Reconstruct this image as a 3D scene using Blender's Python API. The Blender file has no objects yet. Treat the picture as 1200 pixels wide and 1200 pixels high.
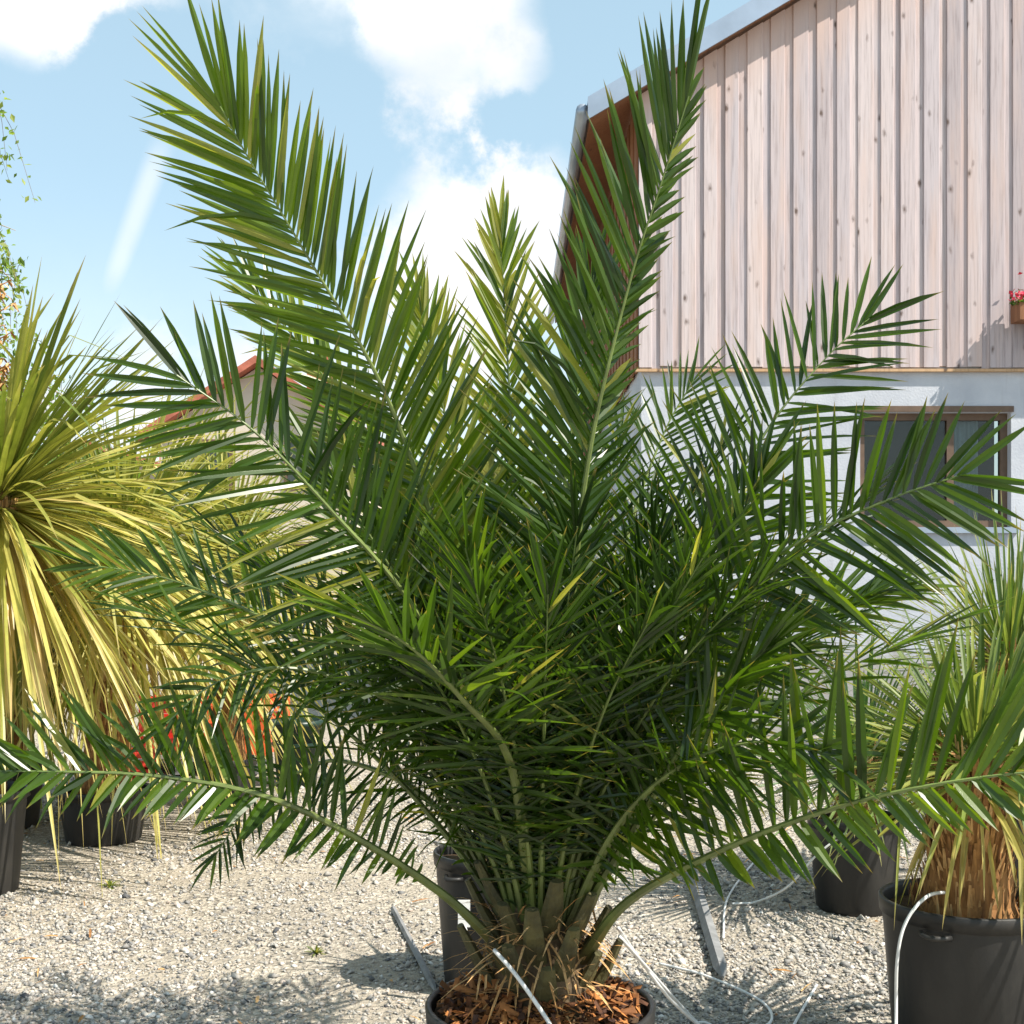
import bpy, bmesh, math, random
import numpy as np
from mathutils import Vector, Matrix, Euler, noise as mnoise

random.seed(7)
R = math.radians
scene = bpy.context.scene
COL = scene.collection

# ------------------------------------------------------------------ camera
CAM_H, FPX = 1.6, 1000.0            # eye height (m), focal length in photo pixels (photo 1200 px)
HOR = 650.0                          # photo row of the horizon
cam_d = bpy.data.cameras.new('camera')
cam_d.sensor_width = 36.0
cam_d.lens = 36.0 * FPX / 800.0           # the picture itself is the 800 px square inside the border
cam_d.shift_y = (HOR - 600.0) / 800.0
cam_d.clip_end = 2000.0
cam = bpy.data.objects.new('camera', cam_d)
COL.objects.link(cam)
cam.location = (0, 0, CAM_H)
cam.rotation_euler = (R(90), 0, 0)
scene.camera = cam

def W(px, py, d):
    """photo pixel + distance from the camera plane -> point in the place"""
    return Vector(((px - 600.0) / FPX * d, d, CAM_H - (py - HOR) / FPX * d))
def G(px, py):
    d = CAM_H * FPX / (py - HOR)
    return Vector(((px - 600.0) / FPX * d, d, 0.0))

# ------------------------------------------------------------------ light
SUN_AZ = Vector((0.89, -0.46)).normalized()
SUN_EL = R(50)
sun_dir = Vector((SUN_AZ.x * math.cos(SUN_EL), SUN_AZ.y * math.cos(SUN_EL), math.sin(SUN_EL)))
sd = bpy.data.lights.new('sun', 'SUN')
sd.energy = 4.7
sd.angle = R(0.5)
sd.color = (1.0, 0.94, 0.84)
sun = bpy.data.objects.new('sun', sd)
COL.objects.link(sun)
sun.rotation_euler = (-sun_dir).to_track_quat('-Z', 'Y').to_euler()
sun.location = (6, -2, 12)

world = bpy.data.worlds.new('World')
scene.world = world
world.use_nodes = True
wn, wl = world.node_tree.nodes, world.node_tree.links
wn.clear()
def N(nt, t, **kw):
    n = nt.nodes.new(t)
    for k, v in kw.items():
        setattr(n, k, v)
    return n
def wmath(op, a, b=None, c=None, clamp=False):
    n = N(world.node_tree, 'ShaderNodeMath', operation=op, use_clamp=clamp)
    for i, v in enumerate((a, b, c)):
        if v is None: continue
        if isinstance(v, (int, float)): n.inputs[i].default_value = v
        else: wl.new(v, n.inputs[i])
    return n.outputs[0]
def wsmooth(v, lo, hi):
    n = N(world.node_tree, 'ShaderNodeMapRange', interpolation_type='SMOOTHSTEP')
    wl.new(v, n.inputs[0]); n.inputs[1].default_value = lo; n.inputs[2].default_value = hi
    return n.outputs[0]
sky = N(world.node_tree, 'ShaderNodeTexSky', sky_type='NISHITA')
sky.sun_disc = False
sky.sun_elevation = SUN_EL
sky.sun_rotation = math.atan2(SUN_AZ.x, SUN_AZ.y)
sky.air_density = 1.0; sky.dust_density = 0.6; sky.ozone_density = 1.0
tc = N(world.node_tree, 'ShaderNodeTexCoord')
sep = N(world.node_tree, 'ShaderNodeSeparateXYZ'); wl.new(tc.outputs['Generated'], sep.inputs[0])
# cloud layer: noise on a plane overhead, seen in perspective
den = wmath('ADD', wmath('MAXIMUM', sep.outputs[2], 0.0), 0.22)
comb = N(world.node_tree, 'ShaderNodeCombineXYZ')
wl.new(wmath('DIVIDE', sep.outputs[0], den), comb.inputs[0])
wl.new(wmath('DIVIDE', sep.outputs[1], den), comb.inputs[1])
comb.inputs[2].default_value = 3.7
nz = N(world.node_tree, 'ShaderNodeTexNoise'); nz.inputs['Scale'].default_value = 1.25
nz.inputs['Detail'].default_value = 7; nz.inputs['Roughness'].default_value = 0.56
wl.new(comb.outputs[0], nz.inputs['Vector'])
nfine = N(world.node_tree, 'ShaderNodeTexNoise'); nfine.inputs['Scale'].default_value = 12.0
nfine.inputs['Detail'].default_value = 9; nfine.inputs['Roughness'].default_value = .62; wl.new(tc.outputs['Generated'], nfine.inputs['Vector'])
dens = wmath('MULTIPLY', nz.outputs[0], 1.0)
# single clouds seen in the photograph: direction, radius (radians), weight
for (px, py, rx, wgt) in [(255, 205, .10, .42), (225, 190, .06, .3), (550, 190, .10, .36), (470, 180, .07, .2), (540, 400, .10, .36), (600, 420, .10, .3),
                          (350, 500, .12, .30), (480, 480, .10, .30), (640, 340, .05, .2), (95, 470, .12, .3), (615, 250, .03, .16),
                          (330, 60, .10, .2), (830, 40, .12, .25), (360, 330, .12, -.3), (290, 300, .1, -.3), (690, 190, .09, -.25), (470, 300, .07, -.2), (150, 260, .12, -.25)]:
    d = Vector(((px - 600) / FPX, 1, (HOR - py) / FPX)).normalized()
    vm = N(world.node_tree, 'ShaderNodeVectorMath', operation='DISTANCE')
    wl.new(tc.outputs['Generated'], vm.inputs[0]); vm.inputs[1].default_value = d
    dd = wmath('ADD', vm.outputs['Value'], wmath('MULTIPLY', wmath('SUBTRACT', nfine.outputs[0], .5), rx * 2.6))
    f = wmath('SUBTRACT', 1.0, wsmooth(dd, rx * .25, rx * 1.15))
    dens = wmath('ADD', dens, wmath('MULTIPLY', f, wgt))
mask = wsmooth(wmath('ADD', dens, wmath('MULTIPLY', wmath('SUBTRACT', nfine.outputs[0], .5), .35)), 0.50, 0.92)
haze_low = wmath('SUBTRACT', 1.0, wsmooth(sep.outputs[2], 0.0, 0.30))
mask = wmath('MAXIMUM', mask, wmath('MULTIPLY', haze_low, 0.55))
# an old vapour trail
p0 = Vector(((284 - 600) / FPX, 1, (HOR - 430) / FPX)).normalized()
p1 = Vector(((327 - 600) / FPX, 1, (HOR - 312) / FPX)).normalized()
nn = p0.cross(p1).normalized(); mid = (p0 + p1).normalized()
vd = N(world.node_tree, 'ShaderNodeVectorMath', operation='DOT_PRODUCT')
wl.new(tc.outputs['Generated'], vd.inputs[0]); vd.inputs[1].default_value = nn
vq = N(world.node_tree, 'ShaderNodeVectorMath', operation='DISTANCE')
wl.new(tc.outputs['Generated'], vq.inputs[0]); vq.inputs[1].default_value = mid
trail = wmath('MULTIPLY', wmath('SUBTRACT', 1.0, wsmooth(wmath('ABSOLUTE', vd.outputs['Value']), .001, .012)),
              wmath('SUBTRACT', 1.0, wsmooth(vq.outputs['Value'], .03, .075)))
mask = wmath('MAXIMUM', mask, wmath('MULTIPLY', trail, .42))
cmix = N(world.node_tree, 'ShaderNodeMix', data_type='RGBA')
wl.new(mask, cmix.inputs[0])
cvar = N(world.node_tree, 'ShaderNodeMix', data_type='RGBA')
wl.new(wsmooth(nfine.outputs[0], .35, .62), cvar.inputs[0])
cvar.inputs[6].default_value = (6.0, 6.1, 6.3, 1); cvar.inputs[7].default_value = (7.2, 7.2, 7.2, 1)
wl.new(cvar.outputs[2], cmix.inputs[7])
SKY_GAIN = 1.0
veil = N(world.node_tree, 'ShaderNodeMix', data_type='RGBA')       # thin high veil
veil.inputs[0].default_value = 0.40; wl.new(sky.outputs[0], veil.inputs[6]); veil.inputs[7].default_value = (5.0, 7.0, 7.4, 1)
wl.new(veil.outputs[2], cmix.inputs[6])
bg = N(world.node_tree, 'ShaderNodeBackground'); bg.inputs[1].default_value = 0.100
wl.new(cmix.outputs[2], bg.inputs[0])
wo = N(world.node_tree, 'ShaderNodeOutputWorld'); wl.new(bg.outputs[0], wo.inputs[0])

vs = scene.view_settings
vs.view_transform = 'Standard'; vs.look = 'None'; vs.gamma = 1.0
vs.exposure = 0.78
try: vs.use_curve_mapping = False
except Exception: pass
scene.render.engine = 'CYCLES'

# ------------------------------------------------------------------ helpers
class MB:
    """collects vertices and faces; 'tint' = one random number per piece, 'along' = 0..1 along a leaf"""
    def __init__(s): s.v, s.f, s.t, s.a = [], [], [], []
    def add(s, vs_, fs, t=0.5, a=None):
        o = len(s.v)
        s.v.extend([tuple(p) for p in vs_]); s.f.extend([tuple(i + o for i in f) for f in fs])
        s.t.extend([t] * len(vs_)); s.a.extend(a if a is not None else [0.0] * len(vs_))
    def box(s, x0, x1, y0, y1, z0, z1, t=.5, M=None):
        p = [Vector(q) for q in ((x0,y0,z0),(x1,y0,z0),(x1,y1,z0),(x0,y1,z0),(x0,y0,z1),(x1,y0,z1),(x1,y1,z1),(x0,y1,z1))]
        if M: p = [M @ q for q in p]
        s.add(p, [(3,2,1,0),(4,5,6,7),(0,1,5,4),(1,2,6,5),(2,3,7,6),(3,0,4,7)], t)
    def tube(s, pts, rad, seg=6, t=.5, cap=True, flat=1.0):
        pts = [Vector(p) for p in pts]; n = len(pts); vv, ff = [], []
        if not isinstance(rad, (list, tuple)): rad = [rad] * n
        T0 = (pts[1] - pts[0]).normalized()
        ref = Vector((0,0,1)) if abs(T0.z) < .9 else Vector((1,0,0))
        A = T0.cross(ref).normalized()
        for i in range(n):
            T = (pts[min(i+1,n-1)] - pts[max(i-1,0)]).normalized()
            A = (A - T * A.dot(T)).normalized(); B = T.cross(A)
            for k in range(seg):
                th = 2*math.pi*k/seg
                vv.append(pts[i] + (A*math.cos(th) + B*math.sin(th)*flat)*rad[i])
        for i in range(n-1):
            for k in range(seg):
                k2 = (k+1) % seg
                ff.append((i*seg+k, i*seg+k2, (i+1)*seg+k2, (i+1)*seg+k))
        if cap:
            ff.append(tuple(reversed(range(seg)))); ff.append(tuple((n-1)*seg+k for k in range(seg)))
        s.add(vv, ff, t, [i/(n-1) for i in range(n) for _ in range(seg)])
    def lathe(s, prof, seg=32, t=.5, c=(0,0,0), wob=0.0):
        vv, ff = [], []
        for (r, z) in prof:
            for k in range(seg):
                th = 2*math.pi*k/seg
                rr = r * (1 + wob*mnoise.noise(Vector((math.cos(th)*1.3, math.sin(th)*1.3, z*3))))
                vv.append((c[0]+rr*math.cos(th), c[1]+rr*math.sin(th), c[2]+z))
        for i in range(len(prof)-1):
            for k in range(seg):
                k2 = (k+1) % seg
                ff.append((i*seg+k, i*seg+k2, (i+1)*seg+k2, (i+1)*seg+k))
        s.add(vv, ff, t)
    def build(s, name, mat, parent=None, smooth=False, loc=None):
        me = bpy.data.meshes.new(name)
        me.from_pydata(s.v, [], s.f)
        at = me.attributes.new('tint', 'FLOAT', 'POINT'); at.data.foreach_set('value', s.t)
        at = me.attributes.new('along', 'FLOAT', 'POINT'); at.data.foreach_set('value', s.a)
        if smooth: me.polygons.foreach_set('use_smooth', [True]*len(me.polygons))
        me.update()
        return link(name, me, mat, parent, loc)
def link(name, me, mat, parent=None, loc=None):
    o = bpy.data.objects.new(name, me); COL.objects.link(o)
    if mat and not len(me.materials): me.materials.append(mat)
    if parent: o.parent = parent
    if loc is not None: o.location = loc
    return o
def empty(name, loc, rz=0.0):
    o = bpy.data.objects.new(name, None); COL.objects.link(o)
    o.location = loc; o.rotation_euler = (0, 0, rz); o.empty_display_size = .2
    return o
def tag(o, label=None, cat=None, group=None, kind=None):
    for k, v in (('label', label), ('category', cat), ('group', group), ('kind', kind)):
        if v: o[k] = v
    return o
def catmull(P, n):
    P = [Vector(p) for p in P]; P = [P[0]*2 - P[1]] + P + [P[-1]*2 - P[-2]]
    out = []; m = len(P) - 3
    for i in range(n+1):
        u = i/n*m; k = min(int(u), m-1); t = u-k
        a, b, c, d = P[k:k+4]
        out.append(0.5*((2*b) + (c-a)*t + (2*a-5*b+4*c-d)*t*t + (3*b-a-3*c+d)*t**3))
    return out

# ------------------------------------------------------------------ materials
def newmat(name):
    m = bpy.data.materials.new(name); m.use_nodes = True
    nt = m.node_tree; nt.nodes.clear()
    out = N(nt, 'ShaderNodeOutputMaterial'); p = N(nt, 'ShaderNodeBsdfPrincipled')
    nt.links.new(p.outputs[0], out.inputs[0])
    return m, nt, p, out
def ramp(nt, fac, stops, interp='LINEAR'):
    r = N(nt, 'ShaderNodeValToRGB'); r.color_ramp.interpolation = interp
    els = r.color_ramp.elements
    while len(els) > 1: els.remove(els[-1])
    for i, (pos, c) in enumerate(stops):
        e = els[0] if i == 0 else els.new(pos)
        e.position = pos; e.color = (c[0], c[1], c[2], 1) if isinstance(c, (tuple, list)) else (c, c, c, 1)
    nt.links.new(fac, r.inputs[0]); return r.outputs[0]
def attr(nt, name):
    a = N(nt, 'ShaderNodeAttribute'); a.attribute_name = name; return a.outputs['Fac']
def objco(nt): return N(nt, 'ShaderNodeTexCoord').outputs['Object']
def mapping(nt, co, sc=(1,1,1), loc=(0,0,0)):
    m = N(nt, 'ShaderNodeMapping'); m.inputs['Scale'].default_value = sc; m.inputs['Location'].default_value = loc
    nt.links.new(co, m.inputs[0]); return m.outputs[0]
def noise(nt, co, sc, det=4, rough=.55):
    n = N(nt, 'ShaderNodeTexNoise'); n.inputs['Scale'].default_value = sc; n.inputs['Detail'].default_value = det
    n.inputs['Roughness'].default_value = rough
    if co is not None: nt.links.new(co, n.inputs['Vector'])
    return n.outputs[0]
def mix(nt, fac, a, b, typ='MIX'):
    m = N(nt, 'ShaderNodeMix', data_type='RGBA', blend_type=typ)
    for i, v in ((0, fac), (6, a), (7, b)):
        if isinstance(v, (int, float)): m.inputs[i].default_value = v
        elif isinstance(v, (tuple, list)): m.inputs[i].default_value = (v[0], v[1], v[2], 1)
        else: nt.links.new(v, m.inputs[i])
    return m.outputs[2]
def bump(nt, p, h, strength=.5, dist=.01):
    b = N(nt, 'ShaderNodeBump'); b.inputs['Strength'].default_value = strength; b.inputs['Distance'].default_value = dist
    nt.links.new(h, b.inputs['Height']); nt.links.new(b.outputs[0], p.inputs['Normal'])
def math_(nt, op, a, b=None):
    n = N(nt, 'ShaderNodeMath', operation=op)
    for i, v in enumerate((a, b)):
        if v is None: continue
        if isinstance(v, (int, float)): n.inputs[i].default_value = v
        else: nt.links.new(v, n.inputs[i])
    return n.outputs[0]

def leafmat(name, stops, trans, tipcol=None, rough=.38, tw=.38, spec=.5, geo_scale=7.0):
    m, nt, p, out = newmat(name)
    c = ramp(nt, attr(nt, 'tint'), stops)
    g = N(nt, 'ShaderNodeNewGeometry')
    nz_ = noise(nt, g.outputs['Position'], geo_scale, 3)
    c = mix(nt, .55, c, mix(nt, 1.0, c, ramp(nt, nz_, [(.3, (.55,.55,.5)), (.7, (1.35,1.3,1.2))]), 'MULTIPLY'))
    if tipcol:
        k = math_(nt, 'ADD', attr(nt, 'along'), math_(nt, 'MULTIPLY', math_(nt, 'SUBTRACT', nz_, .5), .25))
        c = mix(nt, ramp(nt, k, [(.86, 0.0), (.98, .75)]), c, tipcol)
    nt.links.new(c, p.inputs['Base Color'])
    p.inputs['Roughness'].default_value = rough
    p.inputs['Specular IOR Level'].default_value = spec
    tr = N(nt, 'ShaderNodeBsdfTranslucent')
    nt.links.new(mix(nt, 1.0, c, trans, 'MULTIPLY'), tr.inputs[0])
    ms = N(nt, 'ShaderNodeMixShader'); ms.inputs[0].default_value = tw
    nt.links.new(p.outputs[0], ms.inputs[1]); nt.links.new(tr.outputs[0], ms.inputs[2])
    nt.links.new(ms.outputs[0], out.inputs[0])
    return m
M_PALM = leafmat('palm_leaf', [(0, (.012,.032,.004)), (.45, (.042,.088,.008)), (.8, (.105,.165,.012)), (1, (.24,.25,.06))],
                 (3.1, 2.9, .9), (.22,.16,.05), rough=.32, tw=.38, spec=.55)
M_RACHIS = None
def simple(name, col, rough=.6, nsc=8, var=.3, bstr=0.0, metallic=0.0, spec=.5, bsc=40):
    m, nt, p, out = newmat(name)
    co = objco(nt); n_ = noise(nt, co, nsc, 5)
    c = mix(nt, 1.0, col, ramp(nt, n_, [(.25, 1-var), (.75, 1+var)]), 'MULTIPLY')
    nt.links.new(c, p.inputs['Base Color'])
    p.inputs['Roughness'].default_value = rough; p.inputs['Metallic'].default_value = metallic
    p.inputs['Specular IOR Level'].default_value = spec
    if bstr: bump(nt, p, noise(nt, co, bsc, 4), bstr, .01)
    return m
def twotone(name, a, b, rough=.6, geo=False, sc=6, bstr=0, tint=True):
    m, nt, p, out = newmat(name)
    co = objco(nt)
    f = attr(nt, 'tint') if tint else noise(nt, co, sc, 4)
    c = ramp(nt, f, [(0, a), (1, b)])
    c = mix(nt, 1.0, c, ramp(nt, noise(nt, co, sc*3, 4), [(.3, .75), (.7, 1.2)]), 'MULTIPLY')
    nt.links.new(c, p.inputs['Base Color']); p.inputs['Roughness'].default_value = rough
    if bstr: bump(nt, p, noise(nt, co, sc*8, 4), bstr, .01)
    return m
# petiole and rachis: yellow-green, browner at the base
def rachismat():
    m, nt, p, out = newmat('palm_rachis')
    c = ramp(nt, attr(nt, 'along'), [(0, (.07,.055,.02)), (.12, (.10,.13,.03)), (.4, (.16,.20,.055)), (1, (.13,.19,.05))])
    g = N(nt, 'ShaderNodeNewGeometry')
    c = mix(nt, 1.0, c, ramp(nt, noise(nt, g.outputs['Position'], 14, 4), [(.3, .6), (.7, 1.3)]), 'MULTIPLY')
    nt.links.new(c, p.inputs['Base Color']); p.inputs['Roughness'].default_value = .42
    return m
M_RACHIS = rachismat()
M_YUC_Y = leafmat('yucca_leaf_yellow', [(0, (.12,.16,.025)), (.3, (.28,.29,.06)), (.65, (.50,.46,.14)), (1, (.64,.50,.24))], (1.7,1.7,1.0), (.4,.3,.12), rough=.42, tw=.3)
M_YUC_G = leafmat('yucca_leaf_green', [(0, (.04,.09,.025)), (.4, (.08,.15,.04)), (.8, (.17,.23,.08)), (1, (.34,.34,.14))], (1.8,1.9,1.1), (.35,.28,.12), rough=.40, tw=.28)
M_YUC_M = leafmat('yucca_leaf_fresh', [(0, (.07,.12,.02)), (.4, (.17,.22,.045)), (.8, (.34,.34,.09)), (1, (.52,.40,.15))], (1.8,1.9,1.1), (.38,.28,.12), rough=.42, tw=.3)
M_POT = None
def potmat():
    m, nt, p, out = newmat('black_plastic')
    co = objco(nt)
    dust = noise(nt, mapping(nt, co, (3,3,1.2)), 2.2, 6)
    c = mix(nt, ramp(nt, dust, [(.5, 0.0), (.8, .45)]), (.012,.012,.012), (.085,.075,.062))
    nt.links.new(c, p.inputs['Base Color'])
    nt.links.new(ramp(nt, dust, [(.3, .34), (.8, .7)]), p.inputs['Roughness'])
    bump(nt, p, noise(nt, co, 60, 3), .12, .004)
    return m
M_POT = potmat()
M_SOIL = twotone('potting_soil', (.035,.02,.012), (.13,.075,.035), .95, sc=9, bstr=.8, tint=False)
M_MULCH = twotone('mulch', (.045,.016,.008), (.50,.19,.045), .85, sc=9)
M_FIBRE = None
def fibremat():
    m, nt, p, out = newmat('yucca_bark')
    c = ramp(nt, attr(nt, 'tint'), [(0, (.17,.07,.022)), (.5, (.44,.22,.07)), (1, (.68,.42,.18))])
    c = mix(nt, 1.0, c, ramp(nt, noise(nt, mapping(nt, objco(nt), (30,30,4)), 3, 4), [(.3, .6), (.7, 1.3)]), 'MULTIPLY')
    nt.links.new(c, p.inputs['Base Color']); p.inputs['Roughness'].default_value = .85
    return m
M_FIBRE = fibremat()
M_HOSE = simple('white_hose', (.72,.72,.70), .4, 20, .12)
M_STAKE = simple('grey_stake', (.20,.20,.20), .85, 12, .35, .4)

# gravel ground
def groundmat():
    m, nt, p, out = newmat('gravel_ground')
    co = objco(nt)
    big = noise(nt, co, .55, 5, .6)
    v = N(nt, 'ShaderNodeTexVoronoi'); v.inputs['Scale'].default_value = 46; nt.links.new(co, v.inputs['Vector'])
    v2 = N(nt, 'ShaderNodeTexVoronoi'); v2.inputs['Scale'].default_value = 105; nt.links.new(co, v2.inputs['Vector'])
    sepc = N(nt, 'ShaderNodeSeparateColor'); nt.links.new(v.outputs['Color'], sepc.inputs[0])
    stone = ramp(nt, sepc.outputs[0], [(0, (.17,.155,.135)), (.3, (.33,.30,.26)), (.65, (.47,.43,.36)), (.9, (.60,.55,.47)), (1, (.68,.64,.57))])
    sand = ramp(nt, noise(nt, co, 30, 5), [(.25, (.27,.24,.20)), (.75, (.48,.435,.365))])
    c = mix(nt, ramp(nt, noise(nt, co, 2.6, 5), [(.38, .15), (.62, .85)]), stone, sand)
    c = mix(nt, 1.0, c, ramp(nt, big, [(.25, (.74,.72,.70)), (.75, (1.14,1.10,1.04))]), 'MULTIPLY')
    nt.links.new(c, p.inputs['Base Color']); p.inputs['Roughness'].default_value = .95; p.inputs['Specular IOR Level'].default_value = .2
    h = math_(nt, 'ADD', v.outputs['Distance'], math_(nt, 'MULTIPLY', v2.outputs['Distance'], .5))
    bump(nt, p, h, .9, .012)
    return m
M_GROUND = groundmat()
def stonemat():
    m, nt, p, out = newmat('gravel_stone')
    c = ramp(nt, attr(nt, 'tint'), [(0, (.09,.09,.095)), (.22, (.20,.195,.19)), (.5, (.37,.345,.31)), (.75, (.53,.49,.43)), (.9, (.47,.39,.33)), (1, (.74,.71,.66))])
    g = N(nt, 'ShaderNodeNewGeometry')
    c = mix(nt, 1.0, c, ramp(nt, noise(nt, g.outputs['Position'], 90, 3), [(.3, .8), (.7, 1.15)]), 'MULTIPLY')
    nt.links.new(c, p.inputs['Base Color']); p.inputs['Roughness'].default_value = .9; p.inputs['Specular IOR Level'].default_value = .25
    return m
M_STONE = stonemat()
def asphaltmat():
    m, nt, p, out = newmat('asphalt')
    co = objco(nt)
    c = ramp(nt, noise(nt, co, 70, 4), [(.3, (.055,.06,.07)), (.7, (.135,.14,.15))])
    c = mix(nt, ramp(nt, noise(nt, co, 1.2, 6), [(.45, 0.0), (.75, .55)]), c, (.30,.27,.22))
    nt.links.new(c, p.inputs['Base Color']); p.inputs['Roughness'].default_value = .9
    bump(nt, p, noise(nt, co, 120, 3), .5, .006)
    return m
M_ASPH = asphaltmat()

# weathered larch boards
def woodmat(name, cols, tan, grain=1.0, tanrange=None):
    m, nt, p, out = newmat(name)
    co = objco(nt)
    oi = N(nt, 'ShaderNodeObjectInfo')
    rnd = oi.outputs['Random']
    addv = N(nt, 'ShaderNodeVectorMath', operation='ADD'); cx = N(nt, 'ShaderNodeCombineXYZ')
    nt.links.new(math_(nt, 'MULTIPLY', rnd, 37.0), cx.inputs[0]); nt.links.new(math_(nt, 'MULTIPLY', rnd, 91.0), cx.inputs[2])
    nt.links.new(co, addv.inputs[0]); nt.links.new(cx.outputs[0], addv.inputs[1])
    v = addv.outputs[0]
    base = ramp(nt, rnd, cols)
    gr = noise(nt, mapping(nt, v, (42,42,1.6)), 1.0, 6, .65)
    base = mix(nt, 1.0, base, ramp(nt, gr, [(.25, (.58,.54,.52)), (.5, (1,1,1)), (.75, (1.15,1.13,1.1))]), 'MULTIPLY')
    st = noise(nt, mapping(nt, v, (5,5,.5)), 1.0, 4)
    base = mix(nt, ramp(nt, st, [(.48, 0.0), (.72, .75)]), base, tan)
    tp = math_(nt, 'ADD', attr(nt, 'along'), math_(nt, 'MULTIPLY', math_(nt, 'SUBTRACT', st, .5), .22))
    base = mix(nt, ramp(nt, tp, [(.78, 0.0), (.98, .95)]), base, tan)
    # knots
    vo = N(nt, 'ShaderNodeTexVoronoi'); vo.inputs['Scale'].default_value = 1.0; vo.inputs['Randomness'].default_value = 1.0
    nt.links.new(mapping(nt, v, (6.2,6.2,3.1)), vo.inputs['Vector'])
    kd = math_(nt, 'ADD', vo.outputs['Distance'], math_(nt, 'MULTIPLY', math_(nt, 'SUBTRACT', noise(nt, mapping(nt, v, (20,20,9)), 1.0, 3), .42), .34))
    kn = ramp(nt, kd, [(.06, .9), (.11, .45), (.19, 0.0)])
    base = mix(nt, kn, base, (.10,.065,.05))
    nt.links.new(base, p.inputs['Base Color']); p.inputs['Roughness'].default_value = .85; p.inputs['Specular IOR Level'].default_value = .25
    bump(nt, p, gr, .35, .004)
    return m
M_WOOD = woodmat('weathered_siding', [(0, (.40,.345,.355)), (.3, (.52,.445,.45)), (.55, (.46,.41,.43)), (.8, (.55,.475,.475)), (1, (.60,.51,.50))], (.57,.42,.365))
M_WOODB = woodmat('brown_siding', [(0, (.19,.085,.045)), (1, (.30,.14,.075))], (.34,.17,.085))
M_WOODT = woodmat('tan_timber', [(0, (.42,.26,.15)), (1, (.52,.34,.20))], (.5,.3,.16))
def plastermat():
    m, nt, p, out = newmat('white_plaster')
    co = objco(nt)
    c = ramp(nt, noise(nt, co, 1.5, 6, .62), [(.3, (.40,.42,.47)), (.7, (.57,.585,.625))])
    sz = N(nt, 'ShaderNodeSeparateXYZ'); nt.links.new(co, sz.inputs[0])
    dirt = math_(nt, 'ADD', sz.outputs[2], math_(nt, 'MULTIPLY', noise(nt, mapping(nt, co, (3,3,1.2)), 1.6, 6, .7), -1.3))
    c = mix(nt, ramp(nt, dirt, [(-.0, .75), (.35, .0)]), c, (.30,.27,.23))
    run = noise(nt, mapping(nt, co, (7,7,.35)), 1.0, 5, .6)
    c = mix(nt, ramp(nt, run, [(.56, 0.0), (.75, .45)]), c, (.33,.33,.34))
    nt.links.new(c, p.inputs['Base Color']); p.inputs['Roughness'].default_value = .9
    bump(nt, p, noise(nt, co, 45, 4), .35, .01)
    return m
M_PLASTER = plastermat()
M_METAL = simple('zinc_sheet', (.36,.42,.50), .38, 3, .15, metallic=.55)
M_DARK = simple('interior_shade_black', (.015,.016,.017), .6, 3, .2)  # near-black colour that stands in for unlit interior
def glassmat():
    m, nt, p, out = newmat('window_glass')
    nt.nodes.remove(p)
    tr = N(nt, 'ShaderNodeBsdfTransparent'); tr.inputs[0].default_value = (.75,.8,.78,1)
    gl = N(nt, 'ShaderNodeBsdfGlossy'); gl.inputs['Roughness'].default_value = .02
    fr = N(nt, 'ShaderNodeFresnel'); fr.inputs[0].default_value = 1.5
    ms = N(nt, 'ShaderNodeMixShader'); nt.links.new(fr.outputs[0], ms.inputs[0])
    nt.links.new(tr.outputs[0], ms.inputs[1]); nt.links.new(gl.outputs[0], ms.inputs[2]); nt.links.new(ms.outputs[0], out.inputs[0])
    return m
M_GLASS = glassmat()
M_FRAME = simple('window_frame_brown', (.13,.08,.05), .6, 10, .25)
M_CURTAIN = simple('curtain', (.42,.48,.54), .9, 6, .2)
M_RED = twotone('red_petals', (.45,.012,.03), (.75,.05,.10), .6, sc=20)
M_ORANGE = simple('orange_plastic', (.72,.125,.035), .45, 5, .2, .1)
M_REDP = simple('red_plastic', (.62,.045,.025), .45, 5, .2)
M_LABEL = simple('white_label', (.8,.8,.78), .5, 5, .05)
M_TILE = simple('red_roof_tiles', (.42,.13,.08), .8, 3, .4, .5, bsc=12)
M_CREAM = simple('cream_render', (.62,.54,.44), .9, 1.0, .12)
M_BARK = simple('tree_bark', (.16,.11,.075), .9, 6, .45, .8)
M_BIRCH = simple('birch_bark', (.38,.30,.22), .85, 5, .4, .5)
M_LEAF = leafmat('tree_leaf', [(0, (.035,.075,.012)), (.5, (.07,.14,.02)), (1, (.15,.22,.04))], (2.0,2.2,1.0), rough=.5, tw=.4)
M_LEAFB = leafmat('birch_leaf', [(0, (.10,.17,.03)), (.5, (.17,.26,.05)), (1, (.30,.34,.09))], (2.0,2.1,1.0), rough=.5, tw=.45)
M_TEAL = simple('dark_green_plastic', (.012,.035,.025), .4, 5, .3)

# ------------------------------------------------------------------ ground
def sheet(name, x0, x1, y0, y1, z, mat, kind='structure'):
    mb = MB(); mb.add([(x0,y0,z),(x1,y0,z),(x1,y1,z),(x0,y1,z)], [(0,1,2,3)])
    o = mb.build(name, mat); o['kind'] = kind; return o
sheet('ground', -400, 400, -60, 900, 0, M_GROUND)
mb = MB()
edge = [(2.55 + .10*mnoise.noise(Vector((y*.8, 2, 0))) + (y-6)*.006, y) for y in [7.3 + .22*i for i in range(25)]]
front = [(2.55 + .3*k + .05*mnoise.noise(Vector((k*.9,0,5))), 7.3 + .16*mnoise.noise(Vector((k*.6,7,0))) - .02*k) for k in range(1, 60)]
n_ = len(edge); top = [(30, 12.6)]
poly = [(x, y, .006) for x, y in reversed(edge)] + [(x, y, .006) for x, y in front] + [(25, 12.58, .006)]
mb.add(poly, [tuple(range(len(poly)))])
tag(mb.build('paved_yard', M_ASPH), kind='structure')

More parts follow.
